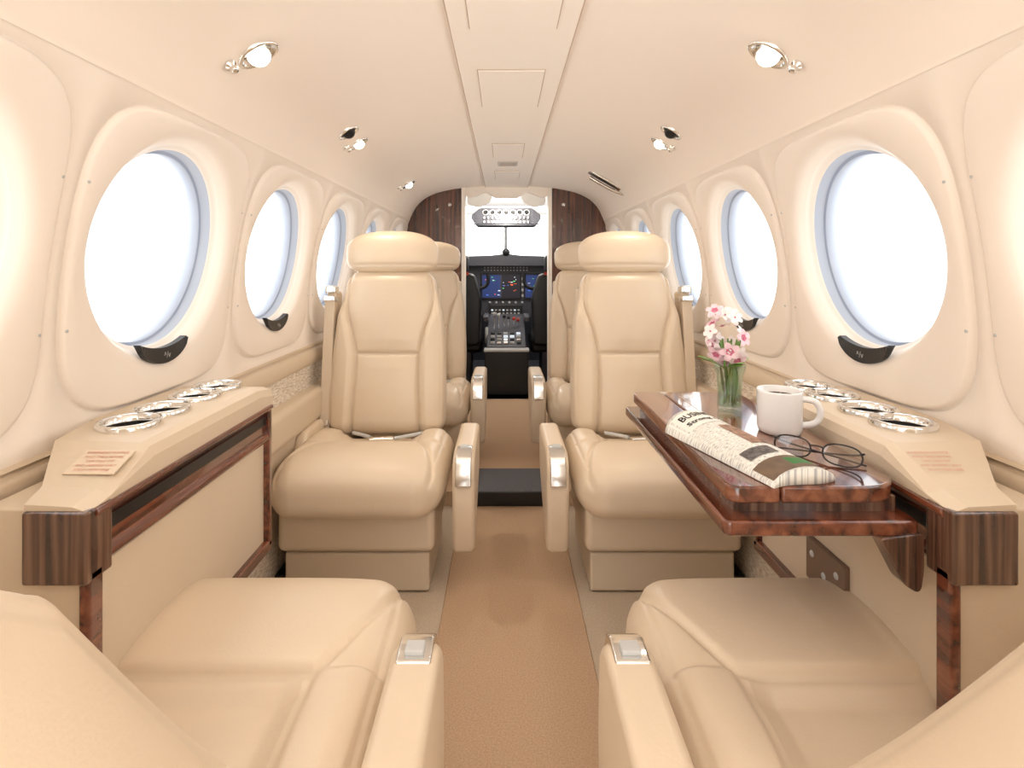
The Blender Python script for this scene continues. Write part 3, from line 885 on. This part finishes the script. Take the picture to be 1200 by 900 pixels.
for i in range(6):
    lathe('panel_knob', [(.0001, .01), (.008, .01), (.010, 0)], M_lgrey, IP, loc=(-.13 + i * .052, -.02, .61), rot=(math.pi / 2, 0, 0), n=12)
box('radio_stack', -.13, .13, -.05, -.015, .50, .59, M_black, IP, bevel=.003)
for i in range(8):
    box('radio_key', -.11 + i * .03 - .008, -.11 + i * .03 + .008, -.053, -.049, .52, .532, M_lgrey, IP, bevel=0)
    box('radio_key', -.11 + i * .03 - .008, -.11 + i * .03 + .008, -.053, -.049, .545, .557, M_scw if i % 3 == 0 else M_lgrey, IP, bevel=0)
lathe('compass', [(.0001, .03), (.025, .03), (.03, .02), (.03, -.03), (.0001, -.03)], M_black, IP, loc=(0, -.08, 1.01), rot=(math.pi / 2, 0, 0), n=20)
for s in (-1, 1):
    YK = empty('control_yoke', (s * .27, 4.15, .76))
    tube('yoke_horns', [(-.13, 0, .09), (-.14, 0, .02), (-.10, 0, -.03), (0, 0, -.03), (.10, 0, -.03), (.14, 0, .02), (.13, 0, .09)], .014, M_black, YK)
    tube('yoke_shaft', [(0, 0, -.03), (0, .22, -.02)], .015, M_dgrey, YK, smooth=False)

PD = empty('centre_pedestal', (0, 3.8, 0))
prism('pedestal_body', [(-.12, .05), (-.12, .36), (.1, .43), (.35, .52), (.55, .52), (.55, .05)], 'x', -.135, .135, M_dgrey, PD, bevel=.008)
box('pedestal_end_box', -.145, .145, -.20, -.12, .05, .335, M_black, PD, bevel=.006)
box('pedestal_tray', -.15, .15, -.205, -.10, .335, .350, M_lgrey, PD, bevel=.004)
for i, (c, m_) in enumerate([(-.085, M_lgrey), (-.055, M_lgrey), (-.015, M_black), (.015, M_black), (.055, M_red), (.085, M_red)]):
    h = .13 - .01 * i
    tube('lever', [(c, .12 + .015 * i, .43), (c, .10 + .015 * i, .43 + h)], .005, M_chrome, PD, smooth=False)
    lathe('lever_knob', [(.0001, -.012), (.011, -.010), (.013, 0), (.011, .010), (.0001, .012)], m_, PD, loc=(c, .10 + .015 * i, .43 + h), rot=(0, math.pi / 2, 0), n=14)
for i in range(5):
    for j in range(4):
        box('pedestal_button', -.11 + i * .045, -.080 + i * .045, -.09 + j * .048, -.06 + j * .048, .372 + j * .015, .386 + j * .015, random.choice([M_lgrey, M_black, M_scw, M_chrome]), PD, bevel=.002)
lathe('trim_wheel', [(.0001, -.01), (.06, -.01), (.065, 0), (.06, .01), (.0001, .01)], M_lgrey, PD, loc=(-.14, .12, .40), rot=(0, math.pi / 2, 0), n=30)

for s in (-1, 1):
    PS = empty('pilot_seat', (s * .37, 3.80, .05))
    prism('pilot_seat_back', round_poly([(-.19, .30), (-.20, .62), (-.15, .80), (.15, .80), (.20, .62), (.19, .30)], .04), 'y', -.05, .05, M_black, PS, bevel=.025, seg=4)
    box('pilot_seat_headrest', -.11, .11, -.04, .04, .80, .93, M_black, PS, bevel=.03, seg=4)
    box('pilot_seat_cushion', -.20, .20, .03, .42, .24, .35, M_black, PS, bevel=.03, seg=4)
    box('pilot_seat_pedestal', -.12, .12, .05, .35, .0, .25, M_dgrey, PS, bevel=.01)
    box('pilot_armrest', -s * .225 - .02, -s * .225 + .02, .0, .30, .46, .50, M_dgrey, PS, bevel=.01)
    tube('shoulder_harness', [(-s * .10, -.055, .80), (-s * .10, .055, .78), (-s * .08, .06, .5)], .012, M_red, PS)

# ---------------------------------------------------------------- world, lights, camera
# bright overcast sky above, lower half made brighter as added fill for the ceiling
w = bpy.data.worlds.new('bright_overcast'); scene.world = w; w.use_nodes = True
nt = w.node_tree; bg = nt.nodes['Background']
tc = nt.nodes.new('ShaderNodeTexCoord'); sx = nt.nodes.new('ShaderNodeSeparateXYZ')
nt.links.new(tc.outputs['Generated'], sx.inputs[0])
mr = nt.nodes.new('ShaderNodeMapRange')
mr.inputs['From Min'].default_value = -.35; mr.inputs['From Max'].default_value = .35
mr.inputs['To Min'].default_value = 4.3; mr.inputs['To Max'].default_value = 2.8
nt.links.new(sx.outputs['Z'], mr.inputs['Value'])
nt.links.new(mr.outputs[0], bg.inputs['Strength'])
bg.inputs['Color'].default_value = (1.0, .985, .965, 1)

cam = bpy.data.cameras.new('camera'); co = bpy.data.objects.new('camera', cam); link(co)
co.location = (-.02, 0, EZ); co.rotation_euler = (math.pi / 2, 0, 0)
cam.sensor_width = 36; cam.lens = 19.2; cam.shift_x = .0083; cam.shift_y = -.115
cam.clip_start = .01
scene.camera = co
scene.view_settings.view_transform = 'Standard'
